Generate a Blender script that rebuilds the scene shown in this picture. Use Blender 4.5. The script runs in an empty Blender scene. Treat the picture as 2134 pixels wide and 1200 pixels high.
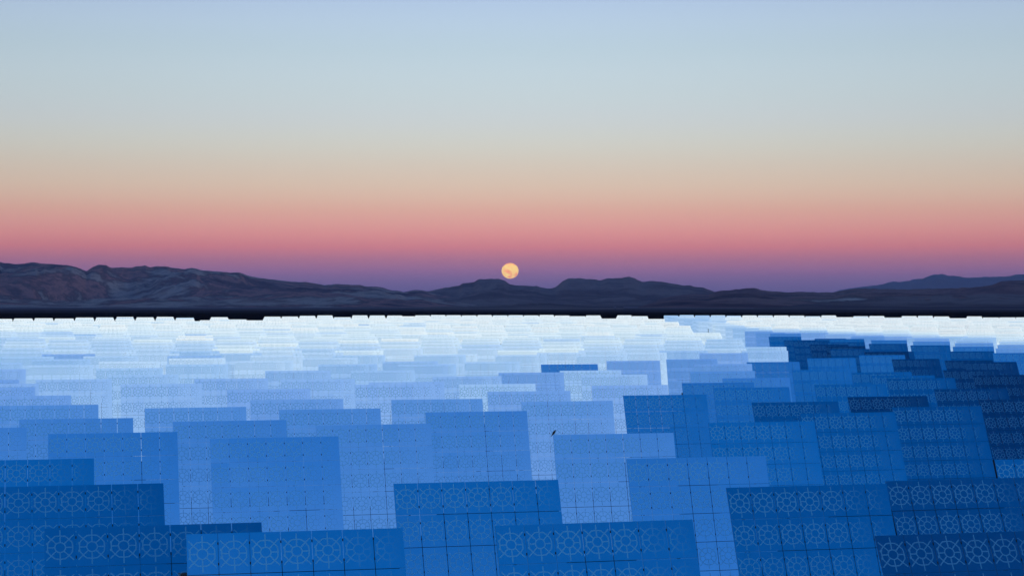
import bpy, bmesh, math, random
import numpy as np
from mathutils import Matrix, Vector, noise
random.seed(7)
S = bpy.context.scene
R = math.radians

# ------------------------------------------------------------------ camera
F = 3967.0            # focal length in photo pixels (photo 2134 x 1200)
YH = 631.0            # eye level in the photo
CZ = 22.5             # camera height
cam_d = bpy.data.cameras.new('camera')
cam = bpy.data.objects.new('camera', cam_d)
S.collection.objects.link(cam)
cam_d.sensor_fit = 'HORIZONTAL'
cam_d.sensor_width = 36.0
cam_d.lens = 36.0 * F / 2134.0
cam_d.clip_start = 1.0
cam_d.clip_end = 300000.0
cam.location = (0, 0, CZ)
cam.rotation_euler = (R(90) + math.atan((YH - 600.0) / F), 0, 0)
S.camera = cam

# ------------------------------------------------------------------ sky
def lin(c):
    o = []
    for v in c:
        v = v / 255.0
        o.append(v / 12.92 if v <= 0.04045 else ((v + 0.055) / 1.055) ** 2.4)
    return o

WEST = [(0, (242, 252, 255)), (5, (238, 250, 255)), (9, (216, 238, 252)), (14, (188, 220, 253)), (20, (157, 198, 244)),
        (26, (122, 167, 233)), (34, (81, 138, 214)), (42, (42, 110, 194)), (52, (8, 88, 168)),
        (62, (1, 70, 142)), (74, (1, 54, 116)), (88, (1, 42, 96)), (110, (1, 31, 78))]
WMAX = 120.0
EAST = [(-1.0, (60, 62, 110)), (0.0, (84, 78, 132)), (0.45, (94, 90, 142)), (0.88, (124, 102, 148)), (1.31, (162, 114, 146)),
        (1.75, (199, 129, 142)), (2.18, (212, 147, 149)), (2.76, (215, 166, 157)), (3.34, (214, 185, 170)),
        (4.06, (210, 197, 184)), (4.78, (205, 205, 198)), (5.5, (200, 208, 210)), (6.22, (196, 210, 216)),
        (6.95, (192, 210, 220)), (7.67, (187, 208, 222)), (8.4, (183, 205, 226)), (9.1, (179, 201, 228)),
        (16, (140, 174, 218)), (28, (74, 126, 194)), (45, (20, 84, 154)), (65, (1, 58, 118)), (90, (1, 40, 92))]
EAST_LIN = [[0.0452, 0.0482, 0.1559], [0.0887, 0.0762, 0.2307], [0.162, 0.1195, 0.305], [0.3597, 0.1733, 0.3503], [0.5396, 0.2065, 0.2993], [0.7957, 0.2589, 0.2653], [0.8472, 0.3585, 0.3233], [0.8177, 0.457, 0.3608], [0.7894, 0.5782, 0.4415], [0.7274, 0.6299, 0.5185], [0.6801, 0.685, 0.6153], [0.6313, 0.6891, 0.7006], [0.5967, 0.6988, 0.7336], [0.5717, 0.6964, 0.7635], [0.5259, 0.6688, 0.7636], [0.5071, 0.652, 0.8069], [0.4629, 0.6054, 0.8138], [0.2623, 0.4233, 0.7011], [0.0685, 0.2086, 0.5395], [0.007, 0.0887, 0.3231], [0.0003, 0.0423, 0.1812], [0.0003, 0.0212, 0.107]]
EMIN, EMAX = -2.0, 92.0

W = bpy.data.worlds.new('World')
S.world = W
W.use_nodes = True
nt = W.node_tree
nt.nodes.clear()

def node(t, typ, **kw):
    n = t.nodes.new(typ)
    for k, v in kw.items():
        setattr(n, k, v)
    return n

def mth(t, op, a, b=None, c=None, clamp=False):
    n = t.nodes.new('ShaderNodeMath')
    n.operation = op
    n.use_clamp = clamp
    for i, v in enumerate((a, b, c)):
        if v is None:
            continue
        if isinstance(v, (int, float)):
            n.inputs[i].default_value = v
        else:
            t.links.new(v, n.inputs[i])
    return n.outputs[0]

def ramp(t, fac, stops, interp='LINEAR'):
    n = t.nodes.new('ShaderNodeValToRGB')
    cr = n.color_ramp
    cr.interpolation = interp
    cr.elements[0].position = stops[0][0]
    cr.elements[0].color = (*stops[0][1], 1)
    cr.elements[1].position = stops[-1][0]
    cr.elements[1].color = (*stops[-1][1], 1)
    for p, c in stops[1:-1]:
        e = cr.elements.new(p)
        e.color = (*c, 1)
    t.links.new(fac, n.inputs[0])
    return n.outputs[0]

tc = node(nt, 'ShaderNodeTexCoord')
sep = node(nt, 'ShaderNodeSeparateXYZ')
nt.links.new(tc.outputs['Generated'], sep.inputs[0])
X, Y, Z = sep.outputs
elev = mth(nt, 'MULTIPLY', mth(nt, 'ARCSINE', Z), 57.29578)
az = mth(nt, 'MULTIPLY', mth(nt, 'ABSOLUTE', mth(nt, 'ARCTAN2', X, mth(nt, 'MULTIPLY', Y, -1.0))), 57.29578)
pw = mth(nt, 'MULTIPLY', mth(nt, 'MAXIMUM', elev, 0.0), mth(nt, 'ADD', mth(nt, 'DIVIDE', az, 70.0), 1.0))
west = ramp(nt, mth(nt, 'DIVIDE', pw, WMAX), [(p / WMAX, [v * (1.09 if p < 12 else 1.03) for v in lin(c)]) for p, c in WEST])
east = ramp(nt, mth(nt, 'DIVIDE', mth(nt, 'SUBTRACT', elev, EMIN), EMAX - EMIN),
            [((p - EMIN) / (EMAX - EMIN), c) for (p, _), c in zip(EAST, EAST_LIN)])
mr = node(nt, 'ShaderNodeMapRange', interpolation_type='SMOOTHSTEP')
nt.links.new(az, mr.inputs[0])
mr.inputs[1].default_value = 60.0
mr.inputs[2].default_value = 135.0
da = mth(nt, 'DIVIDE', mth(nt, 'SUBTRACT', 180.0, az), 15.0)
arch = mth(nt, 'ADD', mth(nt, 'MULTIPLY', mth(nt, 'EXPONENT', mth(nt, 'MULTIPLY', mth(nt, 'MULTIPLY', da, da), -1.0)), 0.17), 0.83)
ea = node(nt, 'ShaderNodeVectorMath', operation='SCALE')
nt.links.new(east, ea.inputs[0])
nt.links.new(arch, ea.inputs[3])
east = ea.outputs[0]
mx = node(nt, 'ShaderNodeMix', data_type='RGBA')
nt.links.new(mr.outputs[0], mx.inputs[0])
nt.links.new(west, mx.inputs[6])
nt.links.new(east, mx.inputs[7])
bg = node(nt, 'ShaderNodeBackground')
nt.links.new(mx.outputs[2], bg.inputs[0])
bg.inputs[1].default_value = 1.0
wo = node(nt, 'ShaderNodeOutputWorld')
nt.links.new(bg.outputs[0], wo.inputs[0])

S.view_settings.view_transform = 'Standard'
S.view_settings.look = 'None'
S.view_settings.exposure = 0.0
S.view_settings.gamma = 1.0
S.view_settings.use_curve_mapping = False
S.cycles.max_bounces = 6
S.cycles.volume_bounces = 1
S.cycles.volume_max_steps = 64

# ------------------------------------------------------------------ helpers
C = S.collection

def tag(o, label=None, cat=None, group=None, kind=None):
    if label: o['label'] = label
    if cat: o['category'] = cat
    if group: o['group'] = group
    if kind: o['kind'] = kind
    return o

def obj(name, me, parent=None, mat=None):
    o = bpy.data.objects.new(name, me)
    C.objects.link(o)
    if mat is not None and not me.materials:
        me.materials.append(mat)
    if parent is not None:
        o.parent = parent
    return o

def mat(name):
    m = bpy.data.materials.new(name)
    m.use_nodes = True
    t = m.node_tree
    t.nodes.clear()
    out = node(t, 'ShaderNodeOutputMaterial')
    return m, t, out

def principled(name, stops, scale=1.0, rough=0.8, metal=0.0, detail=4.0, coord='Object', bump=0.0, bumpdist=1.0):
    m, t, out = mat(name)
    b = node(t, 'ShaderNodeBsdfPrincipled')
    c = node(t, 'ShaderNodeTexCoord')
    n = node(t, 'ShaderNodeTexNoise')
    n.inputs['Scale'].default_value = scale
    n.inputs['Detail'].default_value = detail
    t.links.new(c.outputs[coord], n.inputs['Vector'])
    t.links.new(ramp(t, n.outputs[0], stops), b.inputs['Base Color'])
    b.inputs['Roughness'].default_value = rough
    b.inputs['Metallic'].default_value = metal
    if rough >= 0.99:
        b.inputs['Specular IOR Level'].default_value = 0.0
    if bump:
        bp = node(t, 'ShaderNodeBump')
        bp.inputs['Strength'].default_value = bump
        bp.inputs['Distance'].default_value = bumpdist
        t.links.new(n.outputs[0], bp.inputs['Height'])
        t.links.new(bp.outputs[0], b.inputs['Normal'])
    t.links.new(b.outputs[0], out.inputs[0])
    return m

def add_box(bm, cx, cy, cz, sx, sy, sz, M=None):
    vs = []
    for dx in (-.5, .5):
        for dy in (-.5, .5):
            for dz in (-.5, .5):
                v = Vector((cx + dx * sx, cy + dy * sy, cz + dz * sz))
                vs.append(bm.verts.new(M @ v if M else v))
    for f in ((0, 1, 3, 2), (4, 6, 7, 5), (0, 4, 5, 1), (2, 3, 7, 6), (0, 2, 6, 4), (1, 5, 7, 3)):
        bm.faces.new([vs[i] for i in f])

def add_bar(bm, a, b, r, n=4, r2=None):
    a, b = Vector(a), Vector(b)
    d = (b - a).normalized()
    u = d.orthogonal().normalized()
    w = d.cross(u)
    rings = []
    for p, rr in ((a, r), (b, r if r2 is None else r2)):
        rings.append([bm.verts.new(p + (u * math.cos(2 * math.pi * i / n) + w * math.sin(2 * math.pi * i / n)) * rr) for i in range(n)])
    for i in range(n):
        j = (i + 1) % n
        bm.faces.new([rings[0][i], rings[0][j], rings[1][j], rings[1][i]])
    bm.faces.new(rings[0][::-1])
    bm.faces.new(rings[1])

def mesh(name, bm, m=None, smooth=False):
    bmesh.ops.recalc_face_normals(bm, faces=bm.faces)
    me = bpy.data.meshes.new(name)
    bm.to_mesh(me)
    bm.free()
    if m is not None:
        me.materials.append(m)
    if smooth:
        for p in me.polygons:
            p.use_smooth = True
    return me

def grid_mesh(name, P, m):
    """P: rows x cols x 3"""
    r, c = P.shape[:2]
    me = bpy.data.meshes.new(name)
    idx = np.arange(r * c).reshape(r, c)
    q = np.stack([idx[:-1, :-1], idx[:-1, 1:], idx[1:, 1:], idx[1:, :-1]], -1).reshape(-1, 4)
    me.from_pydata(P.reshape(-1, 3).tolist(), [], q.tolist())
    me.materials.append(m)
    me.polygons.foreach_set('use_smooth', np.ones(len(me.polygons), dtype=bool))
    me.update()
    return me

# ------------------------------------------------------------------ ground
def ground_z(d):
    """gentle rise of the field away from the camera; flat desert beyond"""
    return float(np.interp(d, [0, 340, 1450, 2600, 3600], [0.0, 0.0, 1.3, 0.6, 0.0]))

soil = principled('desert_soil_painted_fade', [(0.3, (0.004, 0.0038, 0.0045)), (0.7, (0.009, 0.008, 0.009))], scale=0.004, rough=1.0, detail=10, bump=0.3, bumpdist=2.0)
rad = [0, 30, 60, 100, 150, 220, 340, 500, 750, 1000, 1250, 1450, 1800, 2200, 2600, 3100, 3600, 5000, 8000, 14000, 25000, 40000, 58000]
t = soil.node_tree
b = next(n for n in t.nodes if n.type == 'BSDF_PRINCIPLED')
near_col = b.inputs['Base Color'].links[0].from_socket
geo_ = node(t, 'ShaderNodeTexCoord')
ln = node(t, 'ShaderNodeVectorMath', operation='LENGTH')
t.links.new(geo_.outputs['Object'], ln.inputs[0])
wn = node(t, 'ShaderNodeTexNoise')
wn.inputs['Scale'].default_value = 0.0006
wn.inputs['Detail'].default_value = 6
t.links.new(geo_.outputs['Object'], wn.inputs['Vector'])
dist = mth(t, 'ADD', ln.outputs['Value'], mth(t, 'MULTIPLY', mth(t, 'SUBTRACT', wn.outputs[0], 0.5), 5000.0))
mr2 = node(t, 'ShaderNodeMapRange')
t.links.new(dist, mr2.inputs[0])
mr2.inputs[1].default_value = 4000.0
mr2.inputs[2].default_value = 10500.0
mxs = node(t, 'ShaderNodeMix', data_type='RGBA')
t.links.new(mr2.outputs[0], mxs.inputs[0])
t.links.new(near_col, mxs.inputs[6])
mxs.inputs[7].default_value = (0.36, 0.25, 0.27, 1)  # soil colour paled with distance, painting in the plain's fade into haze
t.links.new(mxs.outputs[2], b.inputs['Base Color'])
G = np.zeros((len(rad), 97, 3))
for i, rr in enumerate(rad):
    for j in range(97):
        a = 2 * math.pi * j / 96
        G[i, j] = (rr * math.sin(a), rr * math.cos(a), ground_z(rr))
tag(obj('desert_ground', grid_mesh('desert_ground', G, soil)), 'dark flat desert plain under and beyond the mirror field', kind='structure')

# access road running away through the field
def road_x(d):
    return 58.0 + 0.036 * d
gravel = principled('road_gravel', [(0.35, (0.05, 0.045, 0.045)), (0.65, (0.09, 0.08, 0.08))], scale=0.6, rough=1.0, detail=8)
P = []
for d in np.linspace(120, 1700, 60):
    x = road_x(d)
    r_ = math.hypot(x, d)
    P.append([(x - 4, d, ground_z(r_) + 0.05), (x + 4, d, ground_z(r_) + 0.05)])
tag(obj('access_road', grid_mesh('access_road', np.array(P), gravel)), 'narrow gravel track running away between the heliostats', kind='structure')

# ------------------------------------------------------------------ hills
def rock(name, stops, sc, bump=0.8):
    m, t, out = mat(name)
    b = node(t, 'ShaderNodeBsdfPrincipled')
    c = node(t, 'ShaderNodeTexCoord')
    mp = node(t, 'ShaderNodeMapping')
    mp.inputs['Scale'].default_value = (1, 0.45, 2.5)
    t.links.new(c.outputs['Object'], mp.inputs['Vector'])
    n = node(t, 'ShaderNodeTexNoise')
    n.inputs['Scale'].default_value = sc
    n.inputs['Detail'].default_value = 12
    n.inputs['Roughness'].default_value = 0.68
    n.inputs['Distortion'].default_value = 0.45
    t.links.new(mp.outputs[0], n.inputs['Vector'])
    t.links.new(ramp(t, n.outputs[0], stops), b.inputs['Base Color'])
    b.inputs['Roughness'].default_value = 1.0
    b.inputs['Specular IOR Level'].default_value = 0.0
    n2 = node(t, 'ShaderNodeTexNoise')
    n2.inputs['Scale'].default_value = sc * 5
    n2.inputs['Detail'].default_value = 8
    t.links.new(c.outputs['Object'], n2.inputs['Vector'])
    bp = node(t, 'ShaderNodeBump')
    bp.inputs['Strength'].default_value = bump
    bp.inputs['Distance'].default_value = 60.0
    t.links.new(n2.outputs[0], bp.inputs['Height'])
    t.links.new(bp.outputs[0], b.inputs['Normal'])
    t.links.new(b.outputs[0], out.inputs[0])
    return m

def hills(name, label, pts, D0, Df, m, seed, rough=0.35, steep=1.6, rows=70, step=3.0, back=0.35, bench=0.0):
    xs = np.arange(pts[0][0], pts[-1][0] + 0.1, step)
    ys = np.interp(xs, [p[0] for p in pts], [p[1] for p in pts])
    k = np.array([1, 6, 1.0]); k /= k.sum()
    ys = np.convolve(np.pad(ys, 1, mode='edge'), k, 'valid')
    out = np.zeros((rows + 12, len(xs), 3))
    for j, (x, y) in enumerate(zip(xs, ys)):
        ta = (x - 1067.0) / F
        y += 1.3 * noise.fractal(Vector((x * 0.07, seed, 0)), 0.7, 2.1, 5)
        zc = CZ + (YH - y) / F * D0
        for i in range(rows + 12):
            if i < rows:
                t = i / (rows - 1)
                d = Df + (D0 - Df) * t
                base = zc * (t ** steep)
                v = Vector((ta * d * 0.0011, d * 0.00032, seed * 3.1))
                n = noise.ridged_multi_fractal(v, 0.8, 2.2, 6, 1.0, 1.9) - 1.0
                n2 = noise.fractal(v * 0.6 + Vector((9, 3, 1)), 1.0, 2.0, 3)
                env = math.sin(math.pi * min(1, t ** 1.3)) * rough * max(zc, 0)
                z = base + env * (0.45 * n + 0.8 * n2 + bench)
                z = min(z, (CZ + (zc - CZ) * d / D0) - (1 - t) * 0.06 * zc) if zc > CZ else min(z, base)
                z = max(z, -2.0)
                if i == 0: z = -3.0
            else:
                t = (i - rows + 1) / 12.0
                d = D0 * (1 + back * t)
                z = zc * (1 - t) ** 1.2 - 3 * t
            out[i, j] = (ta * d, d, z)
    o = obj(name, grid_mesh(name, out, m))
    tag(o, label, kind='structure')
    return o

rk1 = rock('rust_and_grey_rock', [(0.36, (0.11, 0.06, 0.085)), (0.43, (0.20, 0.125, 0.14)), (0.475, (0.62, 0.27, 0.23)), (0.51, (0.20, 0.115, 0.125)), (0.56, (0.66, 0.46, 0.38)), (0.61, (0.30, 0.16, 0.15)), (0.68, (0.75, 0.56, 0.46))], 0.0006, 1.0)
rk2 = rock('dark_mesa_rock', [(0.36, (0.10, 0.065, 0.085)), (0.48, (0.18, 0.115, 0.12)), (0.55, (0.34, 0.22, 0.20)), (0.61, (0.18, 0.115, 0.12)), (0.70, (0.5, 0.38, 0.33))], 0.0005, 1.0)
rk3 = rock('low_brown_hill_rock', [(0.38, (0.08, 0.05, 0.065)), (0.48, (0.24, 0.115, 0.115)), (0.55, (0.42, 0.21, 0.18)), (0.6, (0.16, 0.095, 0.1)), (0.68, (0.75, 0.56, 0.46))], 0.0007, 1.0)
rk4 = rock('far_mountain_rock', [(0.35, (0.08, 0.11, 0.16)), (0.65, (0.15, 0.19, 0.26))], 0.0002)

LEFT = [(-120, 548), (-60, 542), (0, 546), (25, 550), (45, 550), (70, 546), (85, 549), (120, 551), (150, 554), (165, 559), (180, 565), (192, 557), (207, 551), (220, 553), (232, 558),
        (262, 557), (275, 558), (285, 555), (301, 553), (312, 557), (325, 555), (345, 555), (360, 558), (385, 561), (399, 558), (420, 563), (455, 566), (485, 568), (500, 568), (520, 575), (545, 580),
        (600, 586), (650, 589), (675, 594), (700, 592), (750, 594), (765, 597), (795, 598), (810, 604), (830, 606), (846, 610), (862, 606), (880, 606), (905, 612), (960, 622), (1010, 634)]
MESA = [(790, 634), (830, 614), (848, 607), (858, 605), (875, 604), (892, 607), (930, 599), (957, 595), (966, 590), (988, 588), (998, 581.5), (1040, 581), (1052, 585), (1063, 593), (1090, 595),
        (1118, 596), (1132, 600), (1148, 602), (1158, 598), (1172, 586), (1183, 580), (1210, 580), (1245, 583), (1252, 584), (1265, 580), (1295, 579), (1311, 576), (1322, 580), (1340, 588),
        (1352, 585), (1380, 587), (1420, 594), (1445, 596), (1470, 601), (1487, 607), (1520, 616), (1560, 628), (1590, 634)]
RIGHT = [(1330, 634), (1400, 617), (1440, 612), (1475, 613), (1500, 606), (1540, 603), (1558, 600), (1572, 600), (1585, 604), (1600, 606), (1640, 609), (1670, 608), (1700, 609), (1740, 609), (1770, 603), (1790, 600.5),
         (1830, 602), (1870, 603), (1930, 602), (2000, 600), (2040, 598), (2070, 593), (2090, 585), (2134, 584), (2180, 578), (2260, 572)]
FAR = [(1720, 612), (1775, 600), (1800, 597), (1830, 594), (1850, 589), (1862, 586), (1875, 588), (1900, 583), (1925, 580), (1942, 573), (1962, 571), (1975, 574), (2000, 576), (2015, 579), (2060, 577), (2100, 576), (2118, 572), (2134, 571), (2180, 566), (2260, 575)]
FOOT_R = [(1560, 640), (1640, 632), (1700, 626), (1760, 622), (1830, 617), (1930, 618), (1970, 614), (2000, 617), (2060, 612), (2134, 614), (2230, 610)]
FOOT_C = [(880, 640), (940, 638), (1000, 637), (1060, 635), (1110, 632), (1135, 631), (1160, 633), (1210, 637), (1300, 640)]
hills('left_mountain_range', 'long eroded reddish and grey mountain range at the left horizon', LEFT, 21000, 9500, rk1, 1.0, rough=0.5, steep=1.5)
hills('mesa_hills', 'dark flat topped mesa hills below the moon', MESA, 24000, 10500, rk2, 2.0, rough=0.35, steep=1.7)
hills('right_low_hills', 'low brown hills with pale streaks at the right horizon', RIGHT, 17500, 8500, rk3, 3.0, rough=0.4, steep=1.5)
hills('right_foothills', 'dark low foothills in front of the brown hills', FOOT_R, 11500, 7500, rk2, 4.0, rough=0.2, steep=1.4, rows=40)
hills('central_low_rise', 'dark low rise on the plain before the mesas', FOOT_C, 9800, 6500, rk2, 5.0, rough=0.2, steep=1.4, rows=30)
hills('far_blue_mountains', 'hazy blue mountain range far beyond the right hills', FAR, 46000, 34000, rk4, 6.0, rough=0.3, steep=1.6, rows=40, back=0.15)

# ------------------------------------------------------------------ haze
HD = 1.15e-5
hb = bmesh.new()
add_box(hb, 0, 8000, (860 - 5) / 2, 120000, 108000, 860 + 5)
hm, t, out = mat('thin_air')
pv = node(t, 'ShaderNodeVolumePrincipled')
pv.inputs['Color'].default_value = (0.74, 0.72, 1.0, 1)
pv.inputs['Density'].default_value = HD
pv.inputs['Anisotropy'].default_value = 0.0
t.links.new(pv.outputs[0], out.inputs[1])
hz = obj('haze', mesh('haze', hb, hm))
tag(hz, 'thin blue evening haze over the desert', kind='stuff')

# ------------------------------------------------------------------ moon
MD = 98000.0
mm, t, out = mat('moon_surface')
em = node(t, 'ShaderNodeEmission')
c = node(t, 'ShaderNodeTexCoord')
n = node(t, 'ShaderNodeTexNoise')
n.inputs['Scale'].default_value = 1.7
n.inputs['Detail'].default_value = 5
mp = node(t, 'ShaderNodeMapping')
mp.inputs['Scale'].default_value = (1 / 445., 1 / 445., 1 / 445.)
mp.inputs['Location'].default_value = (3.1, 0.4, 1.7)
t.links.new(c.outputs['Object'], mp.inputs[0])
t.links.new(mp.outputs[0], n.inputs['Vector'])
t.links.new(ramp(t, n.outputs[0], [(0.36, lin((248, 150, 100))), (0.46, lin((253, 184, 112))), (0.55, lin((255, 212, 122)))]), em.inputs[0])
em.inputs[1].default_value = 1.55
t.links.new(em.outputs[0], out.inputs[0])
bm = bmesh.new()
mr_ = 17.6 / F * MD
bmesh.ops.create_uvsphere(bm, u_segments=64, v_segments=32, radius=mr_)
mo = obj('moon', mesh('moon', bm, mm, True))
mo.location = ((1063 - 1067) / F * MD, MD, CZ + (YH - 564.5) / F * MD)
mo.scale = (1, 1, 0.925)
tag(mo, 'full orange moon rising just above the mesa', 'moon')

# ------------------------------------------------------------------ heliostats: materials
PWd, PHt, GAP, TH = 1.582, 2.148, 0.034, 0.04      # facet width, height, gap, thickness
NC, NR = 7, 5
HW = NC * PWd + (NC - 1) * GAP
HH = NR * PHt + (NR - 1) * GAP

mirror, t, out = mat('mirror_glass')
uv = node(t, 'ShaderNodeUVMap', uv_map='UVMap')
sp = node(t, 'ShaderNodeSeparateXYZ')
t.links.new(uv.outputs[0], sp.inputs[0])
ux = mth(t, 'MULTIPLY', mth(t, 'SUBTRACT', sp.outputs[0], 0.5), PWd)       # metres from the facet centre
uy = mth(t, 'MULTIPLY', mth(t, 'SUBTRACT', sp.outputs[1], 0.5), PHt)
rr = mth(t, 'SQRT', mth(t, 'ADD', mth(t, 'MULTIPLY', ux, ux), mth(t, 'MULTIPLY', uy, uy)))
ang = mth(t, 'ARCTAN2', uy, ux)

def band(v, c, w):                                                          # 1 inside |v-c|<w, soft edge
    d = mth(t, 'ABSOLUTE', mth(t, 'SUBTRACT', v, c))
    return mth(t, 'SUBTRACT', 1.0, mth(t, 'DIVIDE', mth(t, 'SUBTRACT', d, w * 0.75), w * 0.5), clamp=True)

LW = 0.034
inner = band(rr, 0.27, LW)
seg = mth(t, 'SUBTRACT', mth(t, 'FRACT', mth(t, 'ADD', mth(t, 'DIVIDE', ang, math.pi / 4), 0.5)), 0.5)
segang = mth(t, 'MULTIPLY', seg, math.pi / 4)
# slightly polygonal outer ring
outer = band(mth(t, 'MULTIPLY', rr, mth(t, 'COSINE', mth(t, 'MULTIPLY', segang, 0.75))), 0.635, LW)
spoke_d = mth(t, 'MULTIPLY', rr, mth(t, 'SINE', segang))
spoke = band(spoke_d, 0.0, LW)
spoke = mth(t, 'MULTIPLY', spoke, mth(t, 'GREATER_THAN', rr, 0.27))
# horizontal spokes stop at the outer ring; the others run on towards the edge
side = mth(t, 'MULTIPLY', mth(t, 'GREATER_THAN', mth(t, 'ABSOLUTE', ux), 0.665), mth(t, 'LESS_THAN', mth(t, 'ABSOLUTE', uy), 0.25))
spoke = mth(t, 'MULTIPLY', spoke, mth(t, 'SUBTRACT', 1.0, side))
lim = mth(t, 'MULTIPLY', mth(t, 'LESS_THAN', rr, 0.99), mth(t, 'LESS_THAN', mth(t, 'ABSOLUTE', uy), 0.96))
spoke = mth(t, 'MULTIPLY', spoke, lim)
brk = mth(t, 'MULTIPLY', band(ux, -0.665, 0.04), band(mth(t, 'ABSOLUTE', uy), 0.21, 0.07))
wheel = mth(t, 'MAXIMUM', mth(t, 'MAXIMUM', inner, outer), mth(t, 'MAXIMUM', spoke, brk))
# print-through strength per facet (attribute) and fading to the right inside weak ones
at = node(t, 'ShaderNodeAttribute', attribute_name='print_strength')
fade = mth(t, 'ADD', mth(t, 'MULTIPLY', mth(t, 'SUBTRACT', 0.5, sp.outputs[0]), mth(t, 'SUBTRACT', 1.05, at.outputs['Fac'])), at.outputs['Fac'], clamp=True)
oi = node(t, 'ShaderNodeObjectInfo')
geo = node(t, 'ShaderNodeNewGeometry')
wheel = mth(t, 'MULTIPLY', wheel, fade)
tcn = node(t, 'ShaderNodeTexCoord')
n1 = node(t, 'ShaderNodeTexNoise')
n1.inputs['Scale'].default_value = 1.3
n1.inputs['Detail'].default_value = 5
t.links.new(geo.outputs['Position'], n1.inputs['Vector'])
tint = ramp(t, n1.outputs[0], [(0.3, (0.93, 0.95, 0.96)), (0.7, (0.985, 0.99, 0.995))])
g1 = node(t, 'ShaderNodeBsdfGlossy')
g1.inputs['Roughness'].default_value = 0.03
t.links.new(tint, g1.inputs['Color'])
bp = node(t, 'ShaderNodeBump')
bp.inputs['Strength'].default_value = 0.08
bp.inputs['Distance'].default_value = 0.003
n2 = node(t, 'ShaderNodeTexNoise')
n2.inputs['Scale'].default_value = 2.2
n2.inputs['Detail'].default_value = 3
t.links.new(geo.outputs['Position'], n2.inputs['Vector'])
t.links.new(n2.outputs[0], bp.inputs['Height'])
t.links.new(bp.outputs[0], g1.inputs['Normal'])
g2 = node(t, 'ShaderNodeBsdfGlossy')
g2.inputs['Roughness'].default_value = 0.58
g2.inputs['Color'].default_value = (0.36, 0.80, 0.92, 1)
ms = node(t, 'ShaderNodeMixShader')
WHEEL_MIX = 0.64
t.links.new(mth(t, 'MULTIPLY', wheel, WHEEL_MIX), ms.inputs[0])
t.links.new(g1.outputs[0], ms.inputs[1])
t.links.new(g2.outputs[0], ms.inputs[2])
t.links.new(ms.outputs[0], out.inputs[0])

edge = principled('panel_backing', [(0.4, (0.03, 0.03, 0.035)), (0.6, (0.06, 0.06, 0.065))], scale=2.0, rough=0.6)
steel = principled('galvanised_steel', [(0.35, (0.16, 0.16, 0.17)), (0.65, (0.26, 0.26, 0.27))], scale=3.0, rough=0.45, metal=0.7)
conc = principled('pale_concrete', [(0.35, (0.2, 0.19, 0.18)), (0.65, (0.3, 0.29, 0.27))], scale=2.0, rough=0.95)
dark = principled('black_clip_rubber', [(0.4, (0.008, 0.008, 0.01)), (0.6, (0.016, 0.016, 0.018))], scale=5.0, rough=0.7)

# ------------------------------------------------------------------ heliostats: shared meshes
def strength(c, r):      # c 0..6 from the left, r 0..4 from the top
    s = [1.0, 0.9, 1.0, 0.95, 0.85, 0.45, 0.3][c] * [1.0, 0.95, 0.85, 0.8, 0.85][r]
    return s

def facet_arrays(cx, cz, M=None):
    """front quad + sides + back of one facet centred at (cx, 0, cz); front faces -y"""
    w, h = PWd / 2, PHt / 2
    v = [(cx - w, 0, cz - h), (cx + w, 0, cz - h), (cx + w, 0, cz + h), (cx - w, 0, cz + h),
         (cx - w, TH, cz - h), (cx + w, TH, cz - h), (cx + w, TH, cz + h), (cx - w, TH, cz + h)]
    f = [(0, 1, 2, 3), (4, 7, 6, 5), (0, 4, 5, 1), (1, 5, 6, 2), (2, 6, 7, 3), (3, 7, 4, 0)]
    return v, f

def facets_mesh(name, cells):
    """cells: list of (centre x, centre z, col, row, matrix or None)"""
    V, Fc, st = [], [], []
    for cx, cz, c, r, M in cells:
        v, f = facet_arrays(cx, cz)
        if M is not None:
            v = [tuple(M @ Vector(p)) for p in v]
        o = len(V)
        V += v
        Fc += [tuple(i + o for i in q) for q in f]
        st.append(strength(c, r))
    me = bpy.data.meshes.new(name)
    me.from_pydata(V, [], Fc)
    me.materials.append(mirror)
    me.materials.append(edge)
    nf = len(cells)
    me.polygons.foreach_set('material_index', np.tile([0, 1, 1, 1, 1, 1], nf))
    uvl = me.uv_layers.new(name='UVMap')
    base = np.zeros((24, 2), dtype=np.float32)
    base[:4] = [(0, 0), (1, 0), (1, 1), (0, 1)]
    uvl.data.foreach_set('uv', np.tile(base, (nf, 1)).ravel())
    a = me.attributes.new('print_strength', 'FLOAT', 'POINT')
    a.data.foreach_set('value', np.repeat(np.array(st, dtype=np.float32), 8))
    me.update()
    return me

def cell_pos(c, r):
    return (c - (NC - 1) / 2) * (PWd + GAP), ((NR - 1) / 2 - r) * (PHt + GAP)

facet_me = {(c, r): facets_mesh('mirror_panel', [(0, 0, c, r, None)]) for c in range(NC) for r in range(NR)}
array_me = facets_mesh('mirror_array', [(*cell_pos(c, r), c, r, None) for c in range(NC) for r in range(NR)])

# clips between the facets: small dark pieces in the vertical joints, two per facet side
bm = bmesh.new()
for c in range(NC - 1):
    gx = cell_pos(c, 0)[0] + (PWd + GAP) / 2
    for r in range(NR):
        cz = cell_pos(c, r)[1]
        for s in (-1, 1):
            add_box(bm, gx, -0.004, cz + s * PHt * 0.25, 0.06, 0.02, 0.13)
clips_me = mesh('panel_clips', bm, dark)

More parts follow.
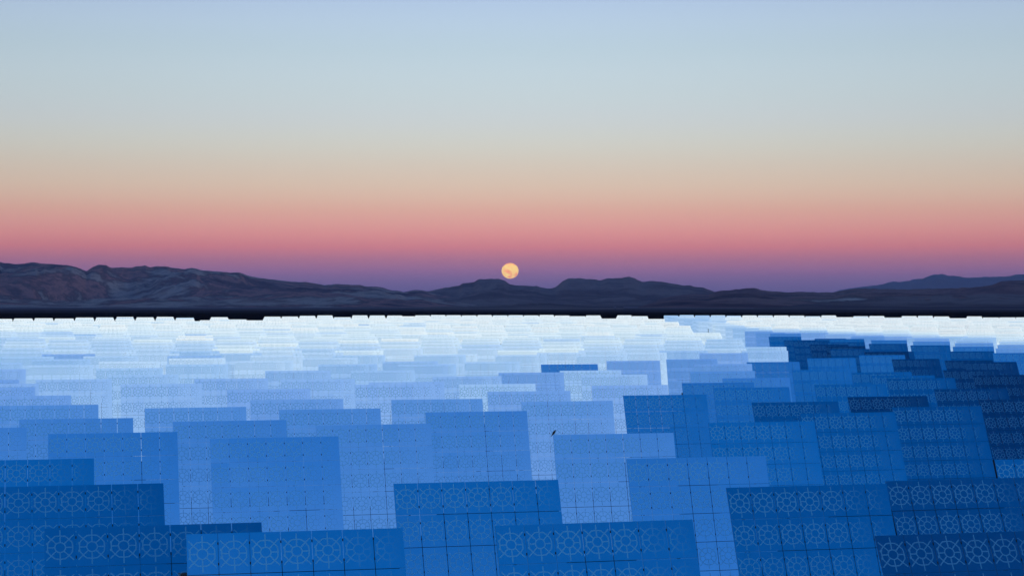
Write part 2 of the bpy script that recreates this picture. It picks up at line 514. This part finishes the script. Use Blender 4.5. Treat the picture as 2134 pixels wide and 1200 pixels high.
bm = bmesh.new()       # purlins along each facet row and trusses behind them (x right, y away, z up in panel frame)
for r in range(NR):
    cz = cell_pos(0, r)[1]
    for s in (-1, 1):
        add_box(bm, 0, 0.14, cz + s * 0.55, HW * 0.985, 0.08, 0.08)
for k in (-1.5, -0.5, 0.5, 1.5):
    x = k * 3.1
    add_box(bm, x, 0.23, 0, 0.08, 0.08, HH * 0.97)
    add_bar(bm, (x, 0.27, HH * 0.46), (x, 0.95, 0.28), 0.04)
    add_bar(bm, (x, 0.27, -HH * 0.46), (x, 0.95, -0.28), 0.04)
    for z in (-3.6, -1.8, 1.8, 3.6):
        add_bar(bm, (x, 0.27, z), (x, 0.27 + 0.68 * (1 - abs(z) / 5.1), z), 0.03)
frame_me = mesh('support_frame', bm, steel)
bm = bmesh.new()
add_bar(bm, (-HW * 0.46, 0.62, 0), (HW * 0.46, 0.62, 0), 0.27, 12)
tube_me = mesh('torque_tube', bm, steel)
bm = bmesh.new()
add_box(bm, 0, 0.62, 0, 0.95, 0.9, 0.7)
add_bar(bm, (0, 0.62, -0.75), (0, 0.62, -0.3), 0.42, 12)
drive_me = mesh('drive_unit', bm, steel)
HC = 5.95             # height of the mirror centre over the ground
bm = bmesh.new()
add_bar(bm, (0, 0.62, 0.25), (0, 0.62, HC - 0.7), 0.3, 14, 0.26)
ped_me = mesh('pedestal', bm, steel)
bm = bmesh.new()
add_bar(bm, (0, 0.62, -0.5), (0, 0.62, 0.28), 0.62, 14)
foot_me = mesh('foundation', bm, conc)

# ------------------------------------------------------------------ heliostats: sky lookup used to aim each one
def reflect_p(dirn, phi, alpha):
    n = Vector((math.sin(phi) * math.cos(alpha), -math.cos(phi) * math.cos(alpha), math.sin(alpha)))
    r = dirn - 2 * dirn.dot(n) * n
    e = math.degrees(math.asin(max(-1, min(1, r.z))))
    a = abs(math.degrees(math.atan2(r.x, -r.y)))
    return max(e, 0) * (1 + a / 70.0)

def rgb_p(rgb):
    best, bp_ = 1e9, 0
    for q in np.arange(3, 112, 0.5):
        c = [np.interp(q, [w[0] for w in WEST], [w[1][k] for w in WEST]) for k in range(3)]
        e = sum((c[k] - rgb[k]) ** 2 for k in range(3))
        if e < best:
            best, bp_ = e, q
    return bp_

def aim(dirn, phi, p):
    lo, hi = 0.0, R(44)
    for _ in range(26):
        mid = (lo + hi) / 2
        if reflect_p(dirn, phi, mid) < p: lo = mid
        else: hi = mid
    return lo

# measured in the photograph: left x, left y, right x, right y of the top edge, colour near the top
MEAS = [
 (107, 1100, 538, 1087, (0, 72, 135)), (398, 1113, 836, 1098, (0, 92, 165)), (1032, 1102, 1448, 1086, (0, 86, 158)), (1812, 1123, 2240, 1109, (0, 52, 112)),
 (-31, 1015, 332, 1006, (0, 76, 143)), (823, 1014, 1164, 1003, (0, 92, 168)), (1508, 1028, 1855, 1018, (0, 72, 142)), (1836, 1016, 2166, 1008, (0, 60, 122)),
 (-118, 961, 188, 954, (5, 90, 165)), (1303, 961, 1600, 955, (25, 100, 188)), (2062, 975, 2358, 968, (0, 78, 148)),
 (-200, 893, 48, 891, (60, 115, 205)), (109, 903, 364, 900, (38, 104, 188)), (444, 916, 702, 912, (42, 108, 192)), (1152, 914, 1406, 911, (58, 118, 202)),
 (48, 874, 272, 870, (55, 115, 200)), (366, 878, 593, 875, (52, 114, 200)), (662, 887, 896, 884, (58, 118, 202)), (888, 866, 1098, 862, (52, 116, 198)),
 (1473, 886, 1701, 884, (10, 86, 164)), (1662, 875, 1870, 872, (0, 76, 148)),
 (-2, 845, 200, 843, (78, 133, 213)), (307, 852, 509, 850, (80, 134, 213)), (585, 860, 791, 857, (68, 126, 206)), (817, 842, 1005, 840, (86, 140, 216)),
 (1086, 851, 1278, 848, (88, 142, 220)), (1297, 836, 1474, 834, (12, 90, 168)), (1563, 846, 1750, 844, (0, 66, 134)), (1853, 855, 2050, 852, (0, 66, 132)), (2033, 850, 2211, 847, (0, 44, 98)),
 (-39, 825, 143, 824, (105, 152, 226)), (525, 838, 713, 837, (100, 146, 222)), (1762, 835, 1936, 833, (0, 46, 102)), (1016, 827, 1189, 826, (108, 152, 226)), (1484, 825, 1647, 823, (18, 90, 168)),
 (1942, 825, 2103, 823, (0, 50, 110)), (476, 816, 644, 815, (118, 160, 230)), (1232, 816, 1393, 814, (125, 164, 230)), (1694, 818, 1850, 816, (8, 80, 155)),
 (-82, 809, 76, 808, (135, 172, 238)), (957, 810, 1116, 809, (150, 190, 244)), (1419, 807, 1573, 805, (25, 100, 180)),
 (256, 800, 417, 799, (135, 174, 238)), (80, 799, 229, 797, (142, 180, 243)), (770, 803, 925, 802, (130, 170, 234)), (-115, 797, 35, 796, (112, 156, 226)),
 (587, 797, 736, 796, (135, 174, 236)), (902, 795, 1045, 794, (136, 175, 236)), (1503, 794, 1648, 793, (45, 112, 196)), (1812, 793, 1951, 792, (0, 80, 150)),
 (409, 791, 556, 789, (130, 170, 235)), (228, 788, 369, 787, (150, 190, 244)), (1039, 788, 1175, 787, (112, 152, 226)), (1210, 788, 1350, 787, (145, 182, 240)), (1648, 789, 1777, 788, (15, 90, 166)),
 (2023, 786, 2156, 785, (0, 40, 92)), (555, 784, 688, 783, (140, 180, 240)), (1165, 782, 1297, 781, (150, 188, 242)), (1771, 782, 1903, 781, (8, 78, 150)),
 (732, 778, 864, 777, (150, 188, 240)), (1961, 775, 2085, 774, (0, 46, 98)), (1127, 774, 1246, 773, (48, 106, 190)), (830, 774, 950, 773, (150, 190, 240)),
 (665, 769, 785, 768, (150, 190, 240)), (968, 769, 1083, 768, (165, 200, 245)), (1263, 767, 1376, 766, (108, 152, 226)), (798, 764, 912, 763, (148, 186, 240)),
 (1387, 761, 1496, 760, (95, 146, 220)), (1554, 765, 1668, 764, (25, 100, 180)), (1679, 763, 1785, 762, (15, 90, 170)), (1787, 773, 1888, 772, (18, 92, 170)),
 (1855, 758, 1960, 757, (0, 52, 108)), (1965, 762, 2072, 761, (0, 48, 100)), (894, 751, 994, 750, (190, 220, 250)), (1727, 733, 1814, 732, (0, 60, 126)), (1814, 741, 1906, 740, (0, 58, 120)),
 (1603, 714, 1670, 713.5, (8, 68, 138)), (1696, 715, 1764, 714.5, (12, 72, 142)), (1632, 719, 1703, 718, (8, 62, 130)),
]

def tone(x, y, d):
    """sky parameter a heliostat with its top at photo (x, y) shows"""
    wx = (x - 1067.0) / F * d
    left = wx < road_x(d)
    if left:
        p = float(np.interp(y, [655, 675, 690, 705, 722, 745, 770, 800, 850, 900], [5, 6.5, 8, 10.5, 13.5, 17, 21, 25, 33, 40]))
        p += 3.0 * math.exp(-((x - 60) / 200.0) ** 2) * (1 if y > 690 else 0)
        if x > 1250 and y > 700:
            p += (x - 1250) / 350.0 * float(np.interp(y, [700, 760, 800], [2, 16, 24]))
    else:
        yb = float(np.interp(x, [1380, 1450, 1600, 1800, 2000, 2134], [656, 669, 682, 688, 695, 702]))
        ys = float(np.interp(x, [1600, 1800, 2000, 2134], [18, 21, 27, 38]))
        p = float(np.interp((y - yb) / ys, [-.3, 0, .35, .7, 1, 1.5, 2.5], [5, 8, 20, 36, 64, 84, 95]))
        if x < 1640:
            p = min(p, float(np.interp(x, [1400, 1480, 1560, 1605], [18, 23, 34, 84])))
        if x < 1530 and y < 712:
            p = max(p, float(np.interp(x, [1380, 1470, 1530], [19, 17, 9])))
        if y > 800:
            p = float(np.interp(x, [1300, 1500, 1700, 1850, 2050], [34, 46, 60, 74, 88]))
    return p

def photo_xy(v):
    return 1067 + F * v[0] / v[1], YH + F * (CZ - v[2]) / v[1]

HEL = []     # dicts: x, y, z(centre), phi, alpha, w(px)
for (xl, yl, xr, yr, rgb) in MEAS:
    w = xr - xl
    near = w > 90
    phi = R(15) + R(random.uniform(-1.2, 1.2))
    d = F * HW * math.cos(phi) / w
    xm, ym = (xl + xr) / 2, (yl + yr) / 2
    p = rgb_p(rgb)
    dirn = Vector(((xm - 1067) / F, 1, -(ym + w * 0.1 - YH) / F)).normalized()
    al = aim(dirn, phi, p)
    # top edge centre at distance d (along the view axis)
    top = Vector(((xm - 1067) / F * d, d, CZ - (ym - YH) / F * d))
    t_up = Vector((-math.sin(phi) * math.sin(al), math.cos(phi) * math.sin(al), math.cos(al)))
    ctr = top - t_up * (HH / 2)
    ctr.z = max(ctr.z, 5.55)
    HEL.append(dict(c=ctr, phi=phi, a=al, w=w, p=p, meas=True))

def blocked(x, y, lim):
    for h in HEL[:len(MEAS)]:
        if math.hypot(h['c'].x - x, h['c'].y - y) < lim:
            return True
    return False

def outer_edge(ta):
    return float(np.interp(1067 + F * ta, [-100, 0, 650, 1000, 1600, 2134, 2300], [1270, 1290, 1470, 1560, 1540, 1400, 1380]))

# places at the far edge where heliostats are missing: photo x, half width, depth in metres
NOTCH = [(78, 9, 70), (118, 17, 60), (200, 17, 110), (320, 17, 60), (385, 20, 90), (450, 18, 60), (510, 24, 260), (592, 16, 70), (705, 20, 90), (772, 14, 60), (846, 16, 50),
         (1160, 14, 60), (1210, 20, 130), (1240, 14, 60), (1282, 17, 330), (1345, 18, 100), (1368, 24, 200), (1690, 18, 60), (1768, 26, 140), (1862, 24, 120), (1985, 22, 150), (2056, 16, 60), (2110, 14, 60)]
rows = []
rr_ = 262.0
while rr_ < 1600:
    rows.append(rr_)
    rr_ += float(np.interp(rr_, [260, 500, 1000, 1500], [17.5, 19, 23, 25]))
zones = [(0, 250, 17.2), (395, 395, 16.8), (600, 600, 16.8), (925, 925, 16.4)]
edge_pitch = [(-0.5, -0.16, 0.0203), (-0.16, -0.06, 0.0182), (-0.06, 0.5, 0.0163)]     # outermost zone, by direction
for k, r0 in enumerate(rows):
    zr = [z for z in zones if z[0] <= r0][-1]
    dth = zr[2] / zr[1]
    spots = []
    if r0 < 1130:
        n_ = int(R(17.5) / dth) + 2
        spots = [(i + (0.5 if k % 2 else 0.0) + 0.12) * dth for i in range(-n_, n_)]
    else:
        for t0, t1, dt_ in edge_pitch:
            spots += [v for v in [(i + (0.5 if k % 2 else 0.0) + 0.12) * dt_ for i in range(-22, 22)] if t0 <= v < t1]
    for th in spots:
        x, y = r0 * math.sin(th), r0 * math.cos(th)
        ta = x / y
        if abs(ta) > 0.278 or math.hypot(x, y) > outer_edge(ta):
            continue
        if abs(x - road_x(y)) < 10.0 and y > 300:
            continue
        if blocked(x, y, 15.5):
            continue
        if any(abs(1067 + F * ta - nx) < nw and r0 > outer_edge(ta) - nd for nx, nw, nd in NOTCH):
            continue
        phi = R(float(np.interp(y, [300, 900], [14, 9]))) + R(random.uniform(-.8, .8))
        gz = ground_z(r0)
        c0 = Vector((x, y, gz + HC + (random.uniform(-.22, .22) if r0 > 600 else 0)))
        px, py = photo_xy((x, y, c0.z + HH * 0.49))
        p = tone(px, py, y)
        u = random.random()
        p += random.gauss(0, 1.1 + 0.03 * p)
        if u < 0.04: p += 5
        elif u > 0.95: p = max(4, p - 4)
        p = max(3.5, p)
        dirn = Vector((ta, 1, -(py + 5 - YH) / F)).normalized()
        al = aim(dirn, phi, p)
        HEL.append(dict(c=c0, phi=phi, a=al, w=F * HW / y, p=p, meas=False))

def add_gen(x, y, phi=None, dp=0.0):
    ta = x / y
    if phi is None:
        phi = R(float(np.interp(y, [300, 900], [14, 9]))) + R(random.uniform(-.8, .8))
    c0 = Vector((x, y, ground_z(math.hypot(x, y)) + HC))
    px, py = photo_xy((x, y, c0.z + HH * 0.49))
    p = max(3.5, tone(px, py, y) * (1 + random.gauss(0, 0.05)) + dp)
    dirn = Vector((ta, 1, -(py + 5 - YH) / F)).normalized()
    HEL.append(dict(c=c0, phi=phi, a=aim(dirn, phi, p), w=F * HW / y, p=p, meas=False))

def nearest(x, y):
    return min(math.hypot(h['c'].x - x, h['c'].y - y) for h in HEL)

y = 420.0
while y < 1480:                        # the line of heliostats along the far side of the track
    x = road_x(y) + 11.5
    if nearest(x, y) > 13.5:
        add_gen(x, y)
    y += 21.0

def coverage(q=3, ids=False):
    """which part of the view the mirrors fill (or, with ids, which heliostat is seen where)"""
    Wd, Hd = 2134 // q, 1200 // q
    m = np.full((Hd, Wd), -1, dtype=int)
    for k in sorted(range(len(HEL)), key=lambda k: -HEL[k]['c'].y):
        h = HEL[k]
        n, rt, up = frame_of(h)
        q4 = []
        for sx, sz in ((-1, 1), (1, 1), (1, -1), (-1, -1)):
            X_, Y_ = photo_xy(h['c'] + rt * sx * HW / 2 + up * sz * HH / 2)
            q4.append((X_ / q, Y_ / q))
        x0 = max(0, int(min(v[0] for v in q4))); x1 = min(Wd - 1, int(max(v[0] for v in q4)) + 1)
        y0 = max(0, int(min(v[1] for v in q4))); y1 = min(Hd - 1, int(max(v[1] for v in q4)) + 1)
        if x1 <= x0 or y1 <= y0: continue
        yy, xx = np.mgrid[y0:y1 + 1, x0:x1 + 1]
        ins = np.ones(xx.shape, dtype=bool)
        for i in range(4):
            ax, ay = q4[i]; bx, by = q4[(i + 1) % 4]
            ins &= (bx - ax) * (yy + .5 - ay) - (by - ay) * (xx + .5 - ax) >= 0
        m[y0:y1 + 1, x0:x1 + 1][ins] = k
    return m if ids else m >= 0

def frame_of(h):
    n = Vector((math.sin(h['phi']) * math.cos(h['a']), -math.cos(h['phi']) * math.cos(h['a']), math.sin(h['a'])))
    rt = Vector((math.cos(h['phi']), math.sin(h['phi']), 0))
    return n, rt, rt.cross(n) * -1

def blockers(i, px, phi, al, A):
    """which neighbours stand in the way of the light heliostat i sends to the camera from the photo points px"""
    n, rt, up = (np.array(v) for v in frame_of(dict(phi=phi, a=al)))
    c = A['c'][i]
    D = np.stack([(px[:, 0] - 1067) / F, np.ones(len(px)), -(px[:, 1] - YH) / F], 1)
    D /= np.linalg.norm(D, axis=1)[:, None]
    o = np.array([0, 0, CZ])
    P0 = o + D * (((c - o) @ n) / (D @ n))[:, None]
    Rf = D - 2 * (D @ n)[:, None] * n
    ks = np.nonzero(np.hypot(A['c'][:, 0] - c[0], A['c'][:, 1] - c[1]) < 90)[0]
    ks = ks[(ks != i) & ~A['bad'][ks]]
    if not len(ks): return {}, 0.0
    den = Rf @ A['n'][ks].T
    num = np.einsum('kj,kj->k', A['c'][ks], A['n'][ks])[None] - P0 @ A['n'][ks].T
    tt = num / np.where(abs(den) < 1e-9, 1e-9, den)
    Q = P0[:, None] + Rf[:, None] * tt[..., None] - A['c'][ks][None]
    hit = (tt > 0.2) & (abs(np.einsum('pkj,kj->pk', Q, A['r'][ks])) < HW / 2 + .1) & (abs(np.einsum('pkj,kj->pk', Q, A['u'][ks])) < HH / 2 + .1)
    return {int(k): int(c_) for k, c_ in zip(ks, hit.sum(0)) if c_}, float(hit.any(1).mean())

def clear_paths():
    """turn heliostats a little so that neighbours do not stand in their light; leave out what cannot be cleared"""
    global HEL
    q = 3
    m = coverage(q, True)
    fr = [frame_of(h) for h in HEL]
    A = dict(c=np.array([tuple(h['c']) for h in HEL]), n=np.array([tuple(f[0]) for f in fr]), r=np.array([tuple(f[1]) for f in fr]),
             u=np.array([tuple(f[2]) for f in fr]), bad=np.zeros(len(HEL), dtype=bool))
    flat = m.ravel()
    order = np.argsort(flat, kind='stable')
    first = np.searchsorted(flat[order], np.arange(len(HEL) + 1))
    turned, left_ = 0, 0
    for i, h in enumerate(HEL):
        pix = order[first[i]:first[i + 1]]
        if A['bad'][i] or len(pix) < 1: continue
        pix = pix[::max(1, len(pix) // 90)]
        px = np.stack([(pix % m.shape[1] + .5) * q, (pix // m.shape[1] + .5) * q], 1)
        b0, f0 = blockers(i, px, h['phi'], h['a'], A)
        if f0 < 0.001 or h['w'] > 240: continue
        D = Vector(((px[:, 0].mean() - 1067) / F, 1, -(px[:, 1].mean() - YH) / F)).normalized()
        pt = reflect_p(D, h['phi'], h['a'])
        best = (f0, h['phi'], h['a'])
        lim = 0 if h['w'] > 240 else (6 if h['w'] > 150 else 16)
        for dp in (0, 2, 4, 7):
            for dph in (0, -3, 3, -6, 6, -10, 10, -14, 14):
                if abs(dph) > lim: continue
                ph = h['phi'] + R(dph)
                al = aim(D, ph, pt + dp)
                b, f = blockers(i, px, ph, al, A)
                if f < best[0] - 0.004:
                    best = (f, ph, al)
                if f < 0.001: break
            if best[0] < 0.001: break
        if best[0] < f0:
            h['phi'], h['a'] = best[1:]
            n, r_, u_ = frame_of(h)
            A['n'][i], A['r'][i], A['u'][i] = tuple(n), tuple(r_), tuple(u_)
            turned += 1
        if best[0] > 0.06 and not h['meas'] and h['c'].y < 900 and best[0] <= 0.15:
            A['bad'][i] = True
        elif best[0] > 0.15:
            left_ += 1
            g = [k for k in b0 if not HEL[k]['meas'] and HEL[k]['c'].y < 1300]
            if g:
                A['bad'][g] = True
            elif not h['meas']:
                A['bad'][i] = True
    HEL = [h for i, h in enumerate(HEL) if not A['bad'][i]]
    return turned, left_, int(A['bad'].sum())

for _pass in range(4):                 # stand more heliostats where the ground would still show
    q = 3
    print('turned, still blocked, dropped', clear_paths())
    m = coverage(q)
    hole = ~m
    hole[:int(672 / q)] = False
    hole[int(870 / q):] = False
    for nx, nw, nd in NOTCH:
        hole[:int(690 / q), max(0, int((nx - nw * 1.6) / q)):int((nx + nw * 1.6) / q)] = False
    done = 0
    ys_, xs_ = np.nonzero(hole)
    while len(ys_) and done < 60:
        k = int(np.argmax(ys_))
        hx, hy = xs_[k] * q, ys_[k] * q
        near_ = (abs(xs_ * q - hx) < 60) & (abs(ys_ * q - hy) < 60)
        tx, ty = float(np.mean(xs_[near_])) * q, float(np.min(ys_[near_])) * q
        by_ = float(np.max(ys_[near_])) * q
        tot = int(near_.sum())
        best = None
        if tot >= 2:
            d0, d1 = 12.4 * F / max(8, ty - YH), 20.5 * F / (by_ - YH)
            if d1 < d0: d1 = d0 * 1.05
            for k2 in np.linspace(1, 0, 14):
                d = d0 + (d1 - d0) * k2
                for sx in (0, -.2, .2, -.38, .38):
                    xx_ = (tx - 1067) / F * d + sx * HW
                    if nearest(xx_, d) > 12.6 and abs(xx_ - road_x(d)) > 7:
                        best = (xx_, d); break
                if best: break
        if best:
            add_gen(*best)
            done += 1
        keep = ~near_
        ys_, xs_ = ys_[keep], xs_[keep]
    print('pass', _pass, 'uncovered', int(hole.sum()), 'added', done)
    if not done: break

# seen size order; keep what stands inside the frame
def in_view(h):
    x, y = photo_xy(h['c'])
    return -h['w'] * 0.55 < x < 2134 + h['w'] * 0.55
HEL = [h for h in HEL if in_view(h)]
HEL.sort(key=lambda h: -h['w'])
print('heliostats', len(HEL), 'with single panels', sum(h['w'] >= 78 for h in HEL))

# ------------------------------------------------------------------ labels
ordn = ['', 'first', 'second', 'third', 'fourth', 'fifth', 'sixth', 'seventh', 'eighth', 'ninth', 'tenth', 'eleventh', 'twelfth', 'thirteenth', 'fourteenth',
        'fifteenth', 'sixteenth', 'seventeenth', 'eighteenth', 'nineteenth', 'twentieth', 'twenty-first', 'twenty-second', 'twenty-third', 'twenty-fourth']
def nth(k):
    return ordn[k] if k < len(ordn) else '%dth' % k
def shade(p):
    for lim, s in ((8, 'near-white'), (13, 'very pale blue'), (20, 'pale blue'), (28, 'light blue'), (38, 'mid blue'), (50, 'strong blue'), (64, 'deep blue'), (78, 'dark navy')):
        if p < lim: return s
    return 'blackish navy'
IND = HEL[:300]
by_d = sorted(IND, key=lambda h: math.hypot(h['c'].x, h['c'].y))
band_id, last, start = 0, None, None
for h in by_d:
    d = math.hypot(h['c'].x, h['c'].y)
    if start is None or d - start > 17:
        band_id += 1
        start = d
    h['row'] = band_id
for b in range(1, band_id + 1):
    m_ = sorted([h for h in IND if h['row'] == b], key=lambda h: h['c'].x / h['c'].y)
    for i, h in enumerate(m_):
        row = 'front row' if b == 1 else nth(b) + ' row back'
        pos = 'leftmost' if i == 0 else ('rightmost' if i == len(m_) - 1 else nth(i + 1) + ' from the left')
        h['label'] = '%s heliostat, %s in the %s' % (shade(h['p']), pos, row)
    if b == 1:
        for h in m_: pass

# ------------------------------------------------------------------ build them
GRP = 'heliostats standing in rows across the mirror field'
rj = random.Random(3)
def build_heliostat(h, detailed, parts=True):
    al, phi, c0 = h['a'], h['phi'], h['c']
    hc = HC
    root = bpy.data.objects.new('heliostat', None)
    C.objects.link(root)
    root.empty_display_size = 1.0
    root.location = (c0.x, c0.y, c0.z - hc)
    root.rotation_euler = (0, 0, phi)
    tag(root, h['label'], 'heliostat', GRP)
    T = Matrix.Translation((0, 0, hc)) @ Matrix.Rotation(-al, 4, 'X')
    for nm, me in (('support_frame', frame_me), ('torque_tube', tube_me), ('drive_unit', drive_me)):
        o = obj(nm, me, root)
        o.matrix_local = T
    off = (Matrix.Rotation(-al, 4, 'X') @ Vector((0, 0.62, 0))) - Vector((0, 0.62, 0))
    for nm, me in (('pedestal', ped_me), ('foundation', foot_me)):
        o = obj(nm, me, root)
        o.location = (0, off.y, 0)
    if detailed:
        o = obj('panel_clips', clips_me, root)
        o['kind'] = 'stuff'
        o.matrix_local = T
        for c in range(NC):
            for r in range(NR):
                cx, cz = cell_pos(c, r)
                o = obj('mirror_panel', facet_me[(c, r)], root)
                cant = 0.0007
                M = T @ Matrix.Translation((cx, 0, cz)) @ Matrix.Rotation(rj.gauss(0, 0.0016) + cant * cz, 4, 'X') @ Matrix.Rotation(rj.gauss(0, 0.0016) - cant * cx, 4, 'Z')
                o.matrix_local = M
    else:
        o = obj('mirror_array', array_me, root)
        o.matrix_local = T
    return root

for h in IND:
    h['obj'] = build_heliostat(h, h['w'] >= 78)

# the farther ones: one object of mirror arrays, backs, posts
cells, bmf = [], bmesh.new()
for h in HEL[300:]:
    M = Matrix.Translation(h['c']) @ Matrix.Rotation(h['phi'], 4, 'Z') @ Matrix.Rotation(-h['a'], 4, 'X')
    for c in range(NC):
        for r in range(NR):
            cells.append((*cell_pos(c, r), c, r, M))
    add_box(bmf, 0, 0.3, 0, HW * 0.9, 0.4, 0.5, M)
    for x in (-4.5, -1.5, 1.5, 4.5):
        add_box(bmf, x, 0.16, 0, 0.1, 0.12, HH * 0.96, M)
    c0 = h['c']
    add_bar(bmf, (c0.x, c0.y + 0.6, c0.z - HC), (c0.x, c0.y + 0.6, c0.z), 0.3, 8)
if cells:
    far_root = obj('distant_heliostats', facets_mesh('distant_heliostats', cells))
    tag(far_root, 'mass of small near-white heliostats filling the far end of the field', kind='stuff')
    o = obj('support_frame', mesh('support_frame_far', bmf, steel), far_root)
    o['kind'] = 'stuff'

# ------------------------------------------------------------------ raven on the corner of a heliostat
hb_ = min(IND, key=lambda h: abs(photo_xy(h['c'])[0] - 1290) + abs(h['w'] - 252) * 3)
dB = None
fe = principled('black_feathers', [(0.4, (0.004, 0.004, 0.005)), (0.6, (0.01, 0.01, 0.012))], scale=12, rough=0.55)
bk = principled('dark_horn', [(0.4, (0.006, 0.006, 0.006)), (0.6, (0.012, 0.012, 0.012))], scale=30, rough=0.35)
corner = hb_['obj'].matrix_basis @ (Matrix.Translation((0, 0, HC)) @ Matrix.Rotation(-hb_['a'], 4, 'X') @ Vector((-HW / 2 + 0.07, 0.02, HH / 2)))
root = bpy.data.objects.new('raven', None)
C.objects.link(root)
root.location = corner
root.rotation_euler = (0, 0, R(6))
tag(root, 'black raven perched on the top left corner of a mid blue heliostat', 'bird')
# spine profile: x (towards head), z, half width, half height
prof = [(-0.31, -0.215, 0.030, 0.010), (-0.26, -0.165, 0.036, 0.014), (-0.19, -0.09, 0.036, 0.022), (-0.14, -0.03, 0.045, 0.040), (-0.09, 0.03, 0.075, 0.068), (-0.03, 0.105, 0.095, 0.092),
        (0.03, 0.18, 0.098, 0.098), (0.075, 0.245, 0.080, 0.080), (0.10, 0.29, 0.056, 0.058), (0.122, 0.325, 0.050, 0.052), (0.15, 0.35, 0.045, 0.045), (0.175, 0.358, 0.030, 0.030), (0.19, 0.358, 0.014, 0.016)]
bm = bmesh.new()
rings = []
for i, (x, z, a, b) in enumerate(prof):
    x0, z0 = prof[max(0, i - 1)][:2]
    x1, z1 = prof[min(len(prof) - 1, i + 1)][:2]
    tv = Vector((x1 - x0, 0, z1 - z0)).normalized()
    nv = Vector((-tv.z, 0, tv.x))
    rings.append([bm.verts.new(Vector((x, 0, z + 0.05)) + Vector((0, 1, 0)) * a * math.cos(q) + nv * b * math.sin(q)) for q in [2 * math.pi * k / 14 for k in range(14)]])
for i in range(len(rings) - 1):
    for k in range(14):
        bm.faces.new([rings[i][k], rings[i][(k + 1) % 14], rings[i + 1][(k + 1) % 14], rings[i + 1][k]])
bm.faces.new(rings[0]); bm.faces.new(rings[-1])
o = obj('body', mesh('raven_body', bm, fe, True), root)
for s in (-1, 1):
    bm = bmesh.new()
    pts = [(0.05, 0.25, 0.0), (0.08, 0.17, .006), (0.03, 0.09, .01), (-0.06, -0.02, .006), (-0.17, -0.13, 0.0), (-0.235, -0.185, -.004), (-0.17, -0.08, 0.004), (-0.09, 0.05, .008), (-0.02, 0.19, .004)]
    a = [bm.verts.new((x, s * (0.098 + yy * 2 - max(0, -x) * 0.25), z + 0.06)) for x, z, yy in pts]
    b = [bm.verts.new((x, s * (0.075 + yy * 2 - max(0, -x) * 0.25), z + 0.06)) for x, z, yy in pts]
    bm.faces.new(a); bm.faces.new(b[::-1])
    for k in range(len(pts)):
        bm.faces.new([a[k], b[k], b[(k + 1) % len(pts)], a[(k + 1) % len(pts)]])
    obj('wing', mesh('raven_wing', bm, fe), root)
    bm = bmesh.new()
    add_bar(bm, (0.015, s * 0.04, 0.13), (0.03, s * 0.04, 0.05), 0.022, 8, 0.012)
    add_bar(bm, (0.03, s * 0.04, 0.055), (0.01, s * 0.04, 0.006), 0.008, 6)
    for tx, ty in ((0.05, 0.0), (0.045, 0.02), (0.045, -0.02), (-0.035, 0)):
        add_bar(bm, (0.01, s * 0.04, 0.008), (0.01 + tx, s * 0.04 + ty, 0.006), 0.006, 5, 0.003)
    obj('leg', mesh('raven_leg', bm, bk), root)
bm = bmesh.new()
add_bar(bm, (0.175, 0, 0.41), (0.25, 0, 0.395), 0.019, 8, 0.003)
obj('beak', mesh('raven_beak', bm, bk), root)
